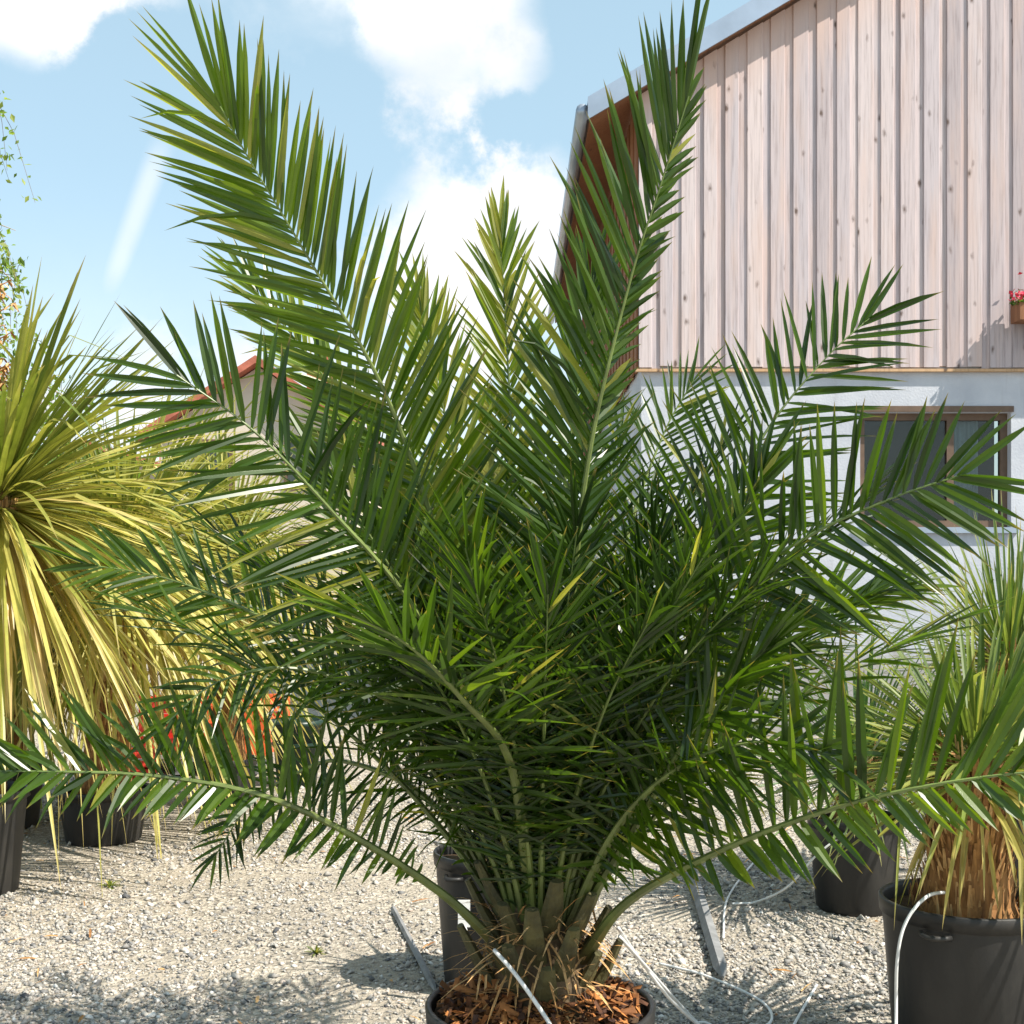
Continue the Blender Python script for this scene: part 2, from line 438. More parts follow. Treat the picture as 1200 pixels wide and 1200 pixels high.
# loose crushed stone: real little stones, thinning out with distance
rng = np.random.default_rng(5)
def pebbles(count):
    base = np.array([(1,0,0),(-1,0,0),(0,1,0),(0,-1,0),(0,0,1),(0,0,-1)], float)
    fc = np.array([(0,2,4),(2,1,4),(1,3,4),(3,0,4),(2,0,5),(1,2,5),(3,1,5),(0,3,5)])
    u = rng.random(count)
    d = 3.6 * (12.5/3.6)**u                                     # even on screen
    hw = 0.42*d + .9
    x = (rng.random(count)*2-1) * hw
    keep = ~((x > edge[0][0] + .1*np.abs(rng.normal(0, 1, count))) & (d > 7.2 + .12*np.abs(rng.normal(0, 1, count)))) | (rng.random(count) < .05)
    patch = np.array([mnoise.fractal(Vector((a*.7, b*.45, 1.5)), 1.0, 2.0, 3) for a, b in zip(x, d)])
    keep &= rng.random(count) < np.clip(.75 + 1.6*patch, .12, 1.0)
    x, d = x[keep], d[keep]; count = len(x)
    size = .0056 * np.exp(rng.normal(0, .42, count)) * (1 + .06*d)
    size = np.clip(size, .003, .024)
    dirs = base[None] * (1 + rng.normal(0, .28, (count,6,1)))
    dirs += rng.normal(0, .16, dirs.shape)
    dirs *= size[:,None,None]; dirs[:,:,2] *= .62
    th = rng.random(count)*6.283
    c, s = np.cos(th), np.sin(th)
    X = dirs[:,:,0]*c[:,None] - dirs[:,:,1]*s[:,None]; Y = dirs[:,:,0]*s[:,None] + dirs[:,:,1]*c[:,None]
    tl = rng.normal(0, .35, count)
    Z = dirs[:,:,2] + X*tl[:,None]
    V = np.stack([X + x[:,None], Y + d[:,None], Z + size[:,None]*.22], -1).reshape(-1,3)
    F = (fc[None] + (np.arange(count)*6)[:,None,None]).reshape(-1,3)
    me = bpy.data.meshes.new('gravel')
    me.vertices.add(len(V)); me.vertices.foreach_set('co', V.ravel())
    me.loops.add(F.size); me.loops.foreach_set('vertex_index', F.ravel().astype(np.int32))
    me.polygons.add(len(F)); me.polygons.foreach_set('loop_start', (np.arange(len(F))*3).astype(np.int32))
    me.update(calc_edges=True)
    t = np.clip(rng.normal(.55, .24, count), 0, 1)
    at = me.attributes.new('tint', 'FLOAT', 'POINT'); at.data.foreach_set('value', np.repeat(t, 6))
    return me
g = link('gravel', pebbles(150000), M_STONE)
tag(g, 'loose pale crushed stones covering the yard', 'gravel', kind='stuff')

# ------------------------------------------------------------------ barn
BY = 12.8; BANG = -0.045             # wall plane distance, slight turn
bc = W(701, 485, BY)
barn = empty('barn', (bc.x, BY, 0), 0)
tag(barn, 'large barn with weathered vertical board siding above a white plastered ground floor', 'barn')
ZB = bc.z                            # bottom of the siding
SL = .59                             # roof slope
def roof_z(x): return W(701, 273, BY).z + SL * x     # underside of the verge over the front wall, local x from corner
BW, BD = 9.6, 10.0                   # half the barn's width shown (to past the ridge), depth
RIDGE = 8.3
def rz(x): return roof_z(x) if x <= RIDGE else roof_z(RIDGE) - SL*(x-RIDGE)
SKEW = 0.0                         # the side wall runs slightly left going back
# plastered ground floor (with an opening for the window)
wx0, wx1 = W(872,0,BY).x - bc.x, W(990,0,BY).x - bc.x
wz1 = W(0,522,BY).z; wz0 = wz1 - 1.15
mb = MB()
mb.box(0, wx0, 0, .3, 0, ZB); mb.box(wx1, 14, 0, .3, 0, ZB)
mb.box(wx0, wx1, 0, .3, 0, wz0); mb.box(wx0, wx1, 0, .3, wz1, ZB)
o = mb.build('plaster_wall', M_PLASTER, barn)
mb = MB()
Msk = Matrix(((1, SKEW, 0, 0), (0,1,0,0), (0,0,1,0), (0,0,0,1)))
mb.box(0.0, .3, .302, BD, 0, ZB, M=Msk)
mb.build('plaster_side_wall', M_PLASTER, barn)
# backing behind the boards (dark) so that no light passes
mb = MB()
zt = .06
mb.add([(0.06,.10,ZB),(14,.10,ZB),(14,.10,rz(14)-zt),(RIDGE,.10,rz(RIDGE)-zt),(0.06,.10,rz(0)-zt)], [(0,1,2,3,4)])
mb.add([Msk @ Vector(p) for p in ((.06,.1,ZB),(.06,BD,ZB),(.06,BD,rz(0)-zt),(.06,.1,rz(0)-zt))], [(0,1,2,3)])
mb.build('wall_backing', M_DARK, barn)
# front boards: alternately proud and recessed
x = -.03; i = 0; rb = random.Random(3)
while x < 11.5:
    proud = (i % 2 == 0)
    w = (.142 if proud else .072) * rb.uniform(.88, 1.14)
    y0 = -.047 if proud else -.027
    y1 = -.0275 if proud else -.003
    y0 += rb.uniform(-.003, .003)
    xa, xb = (x + .002, x + w - .002) if proud else (x - .008, x + w + .008)
    zb = ZB + rb.uniform(-.012, .012) - .03
    mb = MB(); bev = .004
    za, zc = rz(xa) - .02, rz(xb) - .02
    tl = rb.uniform(-.003, .003)
    vv = [(xa,y1,zb),(xa,y0+bev,zb),(xa+bev,y0,zb),(xb-bev,y0+tl,zb),(xb,y0+bev+tl,zb),(xb,y1,zb)]
    top = [(xa,y1,za),(xa,y0+bev,za),(xa+bev,y0,za),(xb-bev,y0+tl,zc),(xb,y0+bev+tl,zc),(xb,y1,zc)]
    # local origin at the board's foot so that every board has its own grain
    org = Vector((xa, 0, zb)); P = [Vector(p) - org for p in vv + top]
    mb.add(P, [(k, k+1, k+7, k+6) for k in range(5)] + [(5,4,3,2,1,0), (6,7,8,9,10,11), (5,0,6,11)], .5, [0.0]*6 + [1.0]*6)
    mb.build('board', M_WOOD, barn, loc=org)
    x += w; i += 1
# side boards
y = .0; i = 0
while y < BD:
    w = .21 * rb.uniform(.9, 1.1); proud = i % 2 == 0
    xo = -.05 if proud else -.028
    xi = -.0285 if proud else -.006
    ya, yb = (y - .012, y + w + .012) if proud else (y + .001, y + w - .001)
    if i == 0: ya = .0
    yb = min(yb, BD)
    zb = ZB - .03 + rb.uniform(-.01, .01)
    mb = MB(); org = Vector((SKEW*ya, ya, zb))
    mb.box(xo, xi, 0, yb-ya, 0, rz(0) - zb - .02)
    mb.build('side_board', M_WOODB, barn, loc=org)
    y += w; i += 1
# drip ledge under the siding
mb = MB(); mb.box(-.06, 12, -.055, -.002, ZB-.075, ZB-.047); mb.build('drip_ledge', M_WOODT, barn)
# roof: deck with overhang left and front, sheet-metal verge trim
OV, FO = .52, .22
def slab(xa, xb, ya, yb, zo0, zo1):
    p = []
    for yy in (ya, yb):
        for (xx, oo) in ((xa, zo0), (xb, zo0), (xb, zo1), (xa, zo1)):
            p.append((xx + (SKEW*max(yy,0)), yy, rz(xx) + oo))
    return p
FQ = [(0,1,2,3),(7,6,5,4),(0,4,5,1),(1,5,6,2),(2,6,7,3),(3,7,4,0)]
mb = MB(); mb.add(slab(-OV, RIDGE, -FO, BD+.2, .02, .14), FQ); mb.add(slab(RIDGE, 14, -FO, BD+.2, .02, .14), FQ)
roof = mb.build('roof', M_WOODB, barn)
mb = MB(); mb.add(slab(-OV-.03, RIDGE, -FO-.03, BD+.23, .142, .17), FQ); mb.add(slab(RIDGE, 14, -FO-.03, BD+.23, .142, .17), FQ)
mb.build('roof_sheet', M_METAL, roof)
mb = MB(); mb.add(slab(-OV-.03, RIDGE, -FO-.055, -FO-.032, -.03, .19), FQ); mb.add(slab(RIDGE, 14, -FO-.055, -FO-.032, -.03, .19), FQ)
mb.build('verge_trim', M_METAL, roof)
mb = MB()
ez = rz(-OV)
pts = [(-OV-.08 + SKEW*max(yy,0), yy, ez+.06) for yy in (-FO, 2, 5, BD+.2)]
mb.tube(pts, .065, 10); mb.build('gutter', M_METAL, roof, smooth=True)
# ground-floor window
win = None
mb = MB(); yw = .10
fw = .07
mb.box(wx0, wx1, yw, yw+.07, wz1-fw, wz1); mb.box(wx0, wx1, yw, yw+.07, wz0, wz0+fw)
mb.box(wx0, wx0+fw, yw, yw+.07, wz0+fw, wz1-fw); mb.box(wx1-fw, wx1, yw, yw+.07, wz0+fw, wz1-fw)
wm = wx0 + (wx1-wx0)*.62
mb.box(wm-.035, wm+.035, yw, yw+.07, wz0+fw, wz1-fw)
win = mb.build('window', M_FRAME, barn)
for (a, b) in ((wx0+fw, wm-.035), (wm+.035, wx1-fw)):
    mb = MB(); mb.box(a, b, yw+.03, yw+.04, wz0+fw, wz1-fw); mb.build('pane', M_GLASS, win)
mb = MB(); mb.box(wx0-.06, wx1+.06, -.05, .098, wz0-.06, wz0-.002); mb.build('sill', M_METAL, win)
mb = MB(); mb.box(wx0-.02, wx1+.02, -.02, -.001, wz1+.002, wz1+.06); mb.build('lintel', M_FRAME, win)
mb = MB(); mb.box(wx0, wx1, .45, .5, wz0, wz1); mb.build('room_shade_sheet', M_DARK, win)  # black sheet standing in for the shade of the room
def drape(x0, x1, y, z0, z1, par):
    mb = MB(); n = 28
    for k in range(n+1):
        x = x0 + (x1-x0)*k/n; yy = y + .018*math.sin(k*1.35) + .006*math.sin(k*3.1)
        mb.v += [(x, yy, z0), (x, yy, z1)]; mb.t += [.5,.5]; mb.a += [0,0]
    mb.f += [(2*k, 2*k+2, 2*k+3, 2*k+1) for k in range(n)]
    mb.build('curtain', M_CURTAIN, par, smooth=True)
drape(wm+.05, wm+.32, .22, wz0+.05, wz1-.02, win)
# upper window above the flower box (just past the photograph's edge)
ux0, ux1 = W(1012,0,BY).x - bc.x, W(1012,0,BY).x - bc.x + 1.15
uz0 = W(0,432,BY).z; uz1 = uz0 + 1.35
mb = MB(); yw = -.105
mb.box(ux0, ux1, yw, yw+.05, uz1-.08, uz1); mb.box(ux0, ux1, yw, yw+.05, uz0, uz0+.08)
mb.box(ux0, ux0+.08, yw, yw+.05, uz0+.08, uz1-.08); mb.box(ux1-.08, ux1, yw, yw+.05, uz0+.08, uz1-.08)
um = (ux0+ux1)/2
mb.box(um-.05, um+.05, yw, yw+.05, uz0+.08, uz1-.08)
for (a, b) in ((ux0+.08, um-.05), (um+.05, ux1-.08)): mb.box(a, b, yw+.005, yw+.045, uz0+.78, uz0+.81)
uw = mb.build('window', M_FRAME, barn)
mb = MB(); mb.box(ux0+.06, ux1-.06, yw+.052, yw+.056, uz0+.06, uz1-.06); mb.build('room_shade_sheet', M_DARK, uw)  # black sheet over the siding, painted shade in place of a room
for (a, b) in ((ux0+.085, ux0+.30), (ux1-.28, ux1-.085)):
    mb = MB(); mb.box(a, b, yw+.038, yw+.046, uz0+.09, uz1-.09); mb.build('curtain', M_CURTAIN, uw)
for (a, b) in ((ux0+.08, um-.05), (um+.05, ux1-.08)):
    mb = MB(); mb.box(a, b, yw+.02, yw+.03, uz0+.08, uz1-.08); mb.build('pane', M_GLASS, uw)

# flower box with red geraniums
fb = W(986, 455, BY)
box = empty('flower_box', (fb.x, BY-.115, fb.z))
tag(box, 'wooden flower box with red blossoms on the barn wall', 'flower box')
mb = MB()
mb.box(0, 1.45, -.24, -.215, 0, .20); mb.box(0, 1.45, -.025, 0, 0, .20)
mb.box(.0, .025, -.214, -.026, 0, .20); mb.box(1.425, 1.45, -.214, -.026, 0, .20); mb.box(.026, 1.424, -.214, -.026, .0, .025)
mb.build('trough', M_WOODB, box)
for xx in (.2, 1.25):
    mb = MB(); mb.box(xx-.02, xx+.02, -.2, .06, -.035, -.003); mb.box(xx-.02, xx+.02, -.0, .06, -.25, -.036); mb.build('bracket', M_METAL, box)
rf = random.Random(11)
mb = MB(); mg = MB()
for k in range(1100):
    c = Vector((rf.uniform(-.03,1.48), rf.uniform(-.26,-.02), .16 + abs(rf.gauss(0,.075))))
    s = rf.uniform(.018,.032)
    e = Euler((rf.uniform(-1,1), rf.uniform(-1,1), rf.uniform(0,6))).to_matrix()
    ps = [c + e @ Vector(q)*s for q in ((-1,0,0),(-.3,-.8,.2),(1,-.1,0),(.2,.9,.25))]
    if rf.random() < .6 and c.z > .19: mb.add(ps, [(0,1,2,3)], rf.random())
    else: mg.add(ps, [(0,1,2,3)], rf.random())
mb.build('blossoms', M_RED, box); mg.build('foliage', M_LEAF, box)

# ------------------------------------------------------------------ distant houses and trees (left background)
def house(name, loc, wid, dep, hw, hr, rot, label, wins):
    e = empty(name, loc, rot); tag(e, label, 'house')
    mb = MB()
    v = [(-wid/2,0,0),(wid/2,0,0),(wid/2,0,hw),(0,0,hr),(-wid/2,0,hw),(-wid/2,dep,0),(wid/2,dep,0),(wid/2,dep,hw),(0,dep,hr),(-wid/2,dep,hw)]
    mb.add(v, [(0,1,2,3,4),(9,8,7,6,5),(1,6,7,2),(5,0,4,9)]); mb.build('wall', M_CREAM, e)
    sl = (hr-hw)/(wid/2); o_ = .45
    mb = MB()
    for s in (-1, 1):
        a = [(0,-.4,hr+.03),(s*(wid/2+o_),-.4,hr+.03-sl*(wid/2+o_)),(s*(wid/2+o_),dep+.4,hr+.03-sl*(wid/2+o_)),(0,dep+.4,hr+.03)]
        b = [(p[0],p[1],p[2]+.18) for p in a]
        mb.add(a+b, FQ)
    rf_ = mb.build('roof', M_TILE, e)
    mb = MB(); mb.box(wid*.12, wid*.12+.6, dep*.4, dep*.4+.6, hr-1.0, hr+.9); mb.build('chimney', M_TILE, rf_)
    for (xx, zz, w_, h_) in wins:
        mb = MB()
        mb.box(xx, xx+w_, -.05, -.003, zz, zz+.08); mb.box(xx, xx+w_, -.05, -.003, zz+h_-.08, zz+h_)
        mb.box(xx, xx+.08, -.05, -.003, zz+.08, zz+h_-.08); mb.box(xx+w_-.08, xx+w_, -.05, -.003, zz+.08, zz+h_-.08)
        wi = mb.build('window', M_FRAME, e)
        mb = MB(); mb.box(xx+.08, xx+w_-.08, -.025, -.004, zz+.08, zz+h_-.08); mb.build('pane', M_GLASS, wi)
    return e
house('house', (W(402,0,30).x, 30, 0), 4.6, 9, 5.0, 6.5, 0, 'cream gabled house with red tile roof behind the palm',
      [(-1.7,1.0,1.0,1.4), (.6,1.0,1.0,1.4), (-1.5,3.6,.9,1.2), (.6,3.6,.9,1.2)])
house('house', (W(270,0,38).x, 38, 0), 9.0, 9, 4.0, 5.4, 0, 'low farther house with red tile roof at far left behind yuccas',
      [(-3.2,1.0,1.1,1.4), (-1,1.0,1.1,1.4), (1.8,1.0,1.1,1.4)])

def leaf_quad(mb, c, s, rnd, hang=0.0):
    e = Euler((rnd.uniform(-1.3,1.3), rnd.uniform(-1.3,1.3), rnd.uniform(0,6.28))).to_matrix()
    ps = [c + e @ Vector(q)*s for q in ((-1,0,0),(-.1,-.55,.12),(1.1,0,-.05),(-.1,.55,.12))]
    mb.add(ps, [(0,1,2,3)], rnd.random())
def broad_tree(name, loc, h, rad, label, seed, nleaf=2600, ls=.13, trunk_h=.28, mat=None):
    rnd = random.Random(seed); e = empty(name, loc); tag(e, label, 'tree')
    mb = MB(); mb.tube([(0,0,-.1),(.05,0,h*trunk_h),(.1,.08,h*.6),(.05,0,h*.85)], [h*.03,h*.025,h*.014,h*.004], 8)
    lf = MB(); clumps = []
    for k in range(26):
        th = rnd.uniform(0,6.28); zz = rnd.uniform(trunk_h, .97)
        rr = rad*math.sqrt(rnd.random())*math.sin(math.pi*min(1,max(.12,(zz-trunk_h*.6)/(1.05-trunk_h*.6))))**.6
        c = Vector((math.cos(th)*rr, math.sin(th)*rr, zz*h)); clumps.append((c, rad*rnd.uniform(.22,.42)))
        z0 = h*rnd.uniform(trunk_h*.8, zz*.8)
        mb.tube([(0.05,0,z0), (c.x*.5,c.y*.5,(z0+c.z)*.5+.1), tuple(c)], [h*.010,h*.006,h*.002], 5)
    mb.build('trunk', M_BARK, e, smooth=True)
    for k in range(nleaf):
        c, r = rnd.choice(clumps)
        d = Vector((rnd.gauss(0,1), rnd.gauss(0,1), rnd.gauss(0,.8))).normalized() * r * rnd.random()**.45
        leaf_quad(lf, c + d, ls*rnd.uniform(.6,1.4), rnd)
    lf.build('crown', mat or M_LEAF, e)
    return e
for k, (px, d, h, rad, lab) in enumerate([
        (255, 22, 3.6, 1.7, 'round green bush-like tree behind the yellow yuccas'),
        (330, 44, 5.2, 3.0, 'dark distant tree left of the gabled house'),
        (505, 40, 5.0, 2.8, 'distant tree right of the gabled house behind the palm'),
        (575, 52, 6.0, 3.4, 'far tree on the skyline behind the palm centre')]):
    broad_tree('broadleaf_tree', (W(px,0,d).x, d, 0), h, rad, lab, 20+k, nleaf=3200, ls=.16)

def birch(loc, label, seed=5):
    rnd = random.Random(seed); e = empty('birch_tree', loc); tag(e, label, 'tree')
    mb = MB(); lf = MB(); tw = MB()
    H = 8.0
    stem = catmull([(0,0,-.1),(.1,0,1.5),(-.05,.1,3.2),(.15,0,5),(.05,-.05,6.6),(.15,0,H)], 24)
    mb.tube(stem, [.15*(1-k/24)**.8+.008 for k in range(25)], 9)
    for k in range(46):
        u = rnd.uniform(.30, .97); a = stem[int(u*24)]; th = rnd.uniform(0,6.28); L = rnd.uniform(1.0,2.1)*(1.25-u*.9)
        h = Vector((math.cos(th), math.sin(th), 0))
        br = catmull([a, a + h*L*.35 + Vector((0,0,L*.45)), a + h*L*.72 + Vector((0,0,L*.72)), a + h*L + Vector((rnd.gauss(0,.1),rnd.gauss(0,.1),L*.62))], 8)
        mb.tube(br, [.026*(1-q/9) for q in range(9)], 5)
        for q in range(15):
            s = br[rnd.randint(2,8)] + Vector((rnd.gauss(0,.14), rnd.gauss(0,.14), rnd.uniform(.0,.2)))
            Lh = rnd.uniform(.4,1.5); dx, dy = rnd.gauss(0,.22), rnd.gauss(0,.22)
            fn = lambda t: s + Vector((dx*t, dy*t, .12*math.sin(t*2.2) - Lh*t*t))
            tw.tube([fn(t) for t in (0,.35,.7,1)], [.006,.004,.003,.002], 3, cap=False)
            for j in range(int(22*Lh)+6):
                t = rnd.random()**.8
                leaf_quad(lf, fn(t) + Vector((rnd.gauss(0,.05), rnd.gauss(0,.05), rnd.gauss(0,.03))), rnd.uniform(.03,.055), rnd)
    t_ = mb.build('trunk', M_BIRCH, e, smooth=True); tw.build('twigs', M_BARK, t_); lf.build('crown', M_LEAFB, e)
birch((W(118,0,14).x, 14, 0), 'tall birch with drooping leafy twigs at the left')

# ------------------------------------------------------------------ pots
def pot_parts(e, r, h, seed=0, soil_drop=.05, handles=True, soil=True):
    prof = [(.0,.0),(r*.80,.0),(r*.82,.012),(r*.965,h-.055),(r*.965,h-.05),(r*1.0,h-.048),(r*1.012,h-.004),(r*1.0,h),(r*.965,h),(r*.95,h-.012),(r*.94,h-.06),(r*.80,.03)]
    mb = MB(); mb.lathe(prof, 48); p = mb.build('pot', M_POT, e, smooth=True)
    if handles:
        for a in (.9, .9+math.pi):
            mb = MB(); pts = []
            for k in range(7):
                u = (k/6-.5)*.34
                pts.append(((r+.004+.035*math.cos(u/.17*math.pi/2))*math.cos(a+u), (r+.004+.035*math.cos(u/.17*math.pi/2))*math.sin(a+u), h-.065))
            mb.tube(pts, .009, 6); mb.build('handle', M_POT, p, smooth=True)
    if soil:
        mb = MB(); rings = 7
        for i_ in range(rings+1):
            for k in range(28):
                th = 2*math.pi*k/28; rr = r*.945*i_/rings
                q = Vector((rr*math.cos(th), rr*math.sin(th), 0))
                mb.v.append((q.x, q.y, h-soil_drop + .035*mnoise.noise(q*14+Vector((seed,0,0))) + .02*(1-i_/rings))); mb.t.append(.5); mb.a.append(0)
        for i_ in range(rings):
            for k in range(28):
                k2 = (k+1)%28; mb.f.append((i_*28+k, i_*28+k2, (i_+1)*28+k2, (i_+1)*28+k))
        mb.build('soil', M_SOIL, e, smooth=True)
    return p

# ------------------------------------------------------------------ yuccas
def blade(mb, base, d, L, w, droop, tint, nseg=4, fold=.25, twist=0.0, kink=0.0):
    """one stiff sword leaf"""
    d = d.normalized()
    side = d.cross(Vector((0,0,1)))
    if side.length < .05: side = Vector((1,0,0))
    side.normalize(); up = side.cross(d)
    if twist: side = (side*math.cos(twist) + up*math.sin(twist)); up = side.cross(d)
    vv, aa = [], []
    kd = Vector((0,0,0)); kt = 9.0
    if kink: kt = .35 + .4*abs(math.sin(tint*91+L*57)); kd = Vector((math.sin(L*911)*.35, math.cos(L*733)*.35, -.75))*kink
    for i_ in range(nseg):
        t = i_/nseg
        c = base + d*L*t + Vector((0,0,-droop*L*t*t)) + kd*L*max(0, t-kt)
        ww = w*(.75 + .5*t if t < .5 else 1.0*(1-(t-.5)*1.1))*.5
        vv += [c - side*ww + up*ww*fold, c, c + side*ww + up*ww*fold]; aa += [t]*3
    vv.append(base + d*L + Vector((0,0,-droop*L)) + kd*L*max(0, 1-kt)); aa.append(1.0)
    ff = []
    for i_ in range(nseg-1):
        o = i_*3; ff += [(o,o+1,o+4,o+3),(o+1,o+2,o+5,o+4)]
    o = (nseg-1)*3; k = nseg*3; ff += [(o,o+1,k),(o+1,o+2,k)]
    mb.add(vv, ff, tint, aa)
def yucca(name, loc, pot_r, pot_h, tr, th, lean, n, L, w, mat, label, seed, up=.35, droop=.12, skirt=.35, handles=True, wid_top=1.0):
    rnd = random.Random(seed)
    e = empty(name, loc, rnd.uniform(0,6)); tag(e, label, 'yucca', 'potted yuccas and palms in the yard')
    e.rotation_euler = (0,0,0)
    pot_parts(e, pot_r, pot_h, seed, handles=handles)
    z0 = pot_h - .06
    top = Vector((lean[0], lean[1], z0+th))
    # trunk: core plus overlapping dry leaf bases
    mb = MB(); path = [Vector((0,0,z0-.02)).lerp(top, t) for t in (0,.15,.4,.7,1)]
    mb.tube(path, [tr*1.35, tr*1.08, tr*.97, tr*.95, tr*.8], 18, t=.25)
    rows = int(th/.016)
    for i_ in range(rows):
        t = i_/rows; c = Vector((0,0,z0)).lerp(top, t); rr = tr*(1.33 if t < .04 else 1.1 if t < .12 else 1.0)
        for k in range(26):
            a = 2*math.pi*(k + .5*(i_%2) + rnd.uniform(-.4,.4))/26
            o = Vector((math.cos(a), math.sin(a), 0)); s_ = Vector((-math.sin(a), math.cos(a), 0))
            l = rnd.uniform(.04,.12); wv = tr*rnd.uniform(.035,.085); out = rnd.uniform(.0,.02)
            b0 = c + o*(rr*.93)
            mb.add([b0 - s_*wv, b0 + s_*wv, b0 + o*(out+tr*.06) + s_*wv*.35 + Vector((0,0,l)), b0 + o*(out+tr*.06) - s_*wv*.35 + Vector((0,0,l))], [(0,1,2,3)], rnd.random())
    mb.build('trunk', M_FIBRE, e)
    mb = MB(); bias = rnd.uniform(0, 6.28)
    for k in range(n):
        q = (k+.5)/n
        el = math.asin(max(-.999, min(.999, -skirt + (1+skirt)*q)))      # from drooping skirt to upright
        az = k*2.39996 + rnd.uniform(-.3,.3)
        el += rnd.gauss(0,.10)
        d = Vector((math.cos(el)*math.cos(az), math.cos(el)*math.sin(az), math.sin(el)+up*.25))
        base = top + Vector((math.cos(az)*tr*.6, math.sin(az)*tr*.6, -.10 + .16*q))
        side_b = 1 + .22*math.cos(az - bias)
        l = L*(rnd.uniform(.5,.9) if rnd.random() < .25 else rnd.uniform(.8,1.1))*(.85+.15*math.sin(math.pi*q))*side_b
        if mnoise.noise(Vector((math.cos(az)*2.2+seed, math.sin(az)*2.2, el*1.6))) < -.30: continue
        tint = min(1, max(0, rnd.gauss(.42, .2) + (.5-q)*.55))
        blade(mb, base, d, l, w*rnd.uniform(.8,1.2), droop*rnd.uniform(.0,2.4)*(1-.5*q), tint, 6, .3, rnd.uniform(-.6,.6), kink=(rnd.uniform(.5,1.5) if rnd.random() < .16 else 0))
    for k in range(int(n*(.16 if th > .8 else .07))):                                             # dead leaves hanging under the crown
        az = rnd.uniform(0,6.28); b = top + Vector((math.cos(az)*tr*.8, math.sin(az)*tr*.8, -rnd.uniform(.08,.22)))
        blade(mb, b, Vector((math.cos(az)*.55, math.sin(az)*.55, rnd.uniform(-1.3,-.5))), min(L*.65, th*.55)*rnd.uniform(.45,1), w*.9, .25, rnd.uniform(.85,1), 5, .4, rnd.uniform(-1,1), kink=rnd.uniform(0,.6))
    c = mb.build('crown', mat, e)
    return e
# right foreground, its pot cut by the photograph's lower edge
p = G(955, 1036)
yucca('potted_yucca', p, .272, .56, .135, .52, (0.02,-.02), 380, .66, .017, M_YUC_M, 'stout orange-trunked yucca in the large black pot, right foreground', 1, up=.2, droop=.16)
p = G(868, 909)
yucca('potted_yucca', p, .225, .445, .095, .34, (.02,0), 300, .74, .016, M_YUC_G, 'smaller green yucca in a black pot behind the right-hand palm fronds', 2, up=.35, droop=.12)
yucca('potted_yucca', (2.45, 6.3, 0), .27, .5, .12, .78, (0,0), 420, .78, .014, M_YUC_M, 'tall fine-leaved yucca behind the stout right foreground yucca', 3, up=.5, droop=.05)
# left group
yucca('potted_yucca', (-2.74, 6.5, 0), .27, .52, .12, 1.52, (.12,0), 860, 1.30, .027, M_YUC_Y, 'big yellow-leaved yucca with long arching leaves at the left', 5, up=-.1, droop=.25, skirt=.93)
rnd = random.Random(15); big = bpy.data.objects['potted_yucca.003']
mb = MB(); c0 = Vector((.12,0,2.1)); tipp = Vector((.16,-.25,3.0))
mb.tube([c0, c0.lerp(tipp,.5)+Vector((.03,0,.02)), tipp], [.02,.015,.006], 6)
for k in range(46):
    a = c0.lerp(tipp, rnd.uniform(.45,1.0)); th = rnd.uniform(0,6.28); l = rnd.uniform(.06,.16)
    b = a + Vector((math.cos(th)*l, math.sin(th)*l, l*.5)); mb.tube([a, b], [.005,.002], 4, t=.6)
    for q in range(7):
        c = a.lerp(b, rnd.uniform(.3,1)); blade(mb, c, Vector((rnd.gauss(0,1), rnd.gauss(0,1), -.6)), rnd.uniform(.03,.06), .016, .3, rnd.uniform(.5,1), 3)
mb.build('flower_stalk', M_FIBRE, big)
p = G(281, 856)
yucca('potted_yucca', p, .27, .32, .13, 1.45, (.10,.05), 850, 1.3, .024, M_YUC_Y, 'yellow-green yucca in a low black pot behind the left fronds', 6, up=.2, droop=.3, skirt=.92)
yucca('potted_yucca', (-3.25, 8.2, 0), .25, .42, .12, .95, (.05,0), 620, 1.15, .026, M_YUC_M, 'low green-yellow yucca at the left edge between the two yellow yuccas', 12, up=.2, droop=.3, skirt=.85)
yucca('potted_yucca', (W(378,0,8.9).x, 8.9, 0), .2, .34, .10, 1.42, (.0,0), 620, 1.3, .022, M_YUC_Y, 'slender yellow yucca farther back beside the orange crates', 8, up=.3, droop=.3, skirt=.8)

# black nursery pot right behind the palm, with a tag
npot = empty('nursery_pot', (W(586,0,5.0).x, 5.0, 0)); tag(npot, 'black nursery pot with a white tag standing behind the palm trunk', 'pot')
pot_parts(npot, .235, .53, 9)
mb = MB()
rnd = random.Random(4)
for k in range(60):
    az = rnd.uniform(0,6.28); el = rnd.uniform(.5,1.45)
    blade(mb, Vector((0,0,.47)), Vector((math.cos(az)*math.cos(el), math.sin(az)*math.cos(el), math.sin(el))), rnd.uniform(.25,.5), .016, .2, rnd.random(), 4)
mb.build('seedling_leaves', M_PALM, npot)
mb = MB(); mb.box(-.13,-.085,-.262,-.258,.30,.40); mb.tube([(-.105,-.262,.305),(-.09,-.264,.25),(-.075,-.262,.20)], .006, 5); mb.build('tag', M_LABEL, npot)

# ------------------------------------------------------------------ the palm
PD = 3.4
palm_base = Vector((W(622,0,PD).x, PD, 0))
palm = empty('potted_palm', palm_base)
tag(palm, 'large date palm with many arching feather fronds in a black pot, centre', 'palm')
POT_R, POT_H = .302, .47
pot_parts(palm, POT_R, POT_H, 3, soil_drop=.035)
def L2(p): return Vector(p) - palm_base
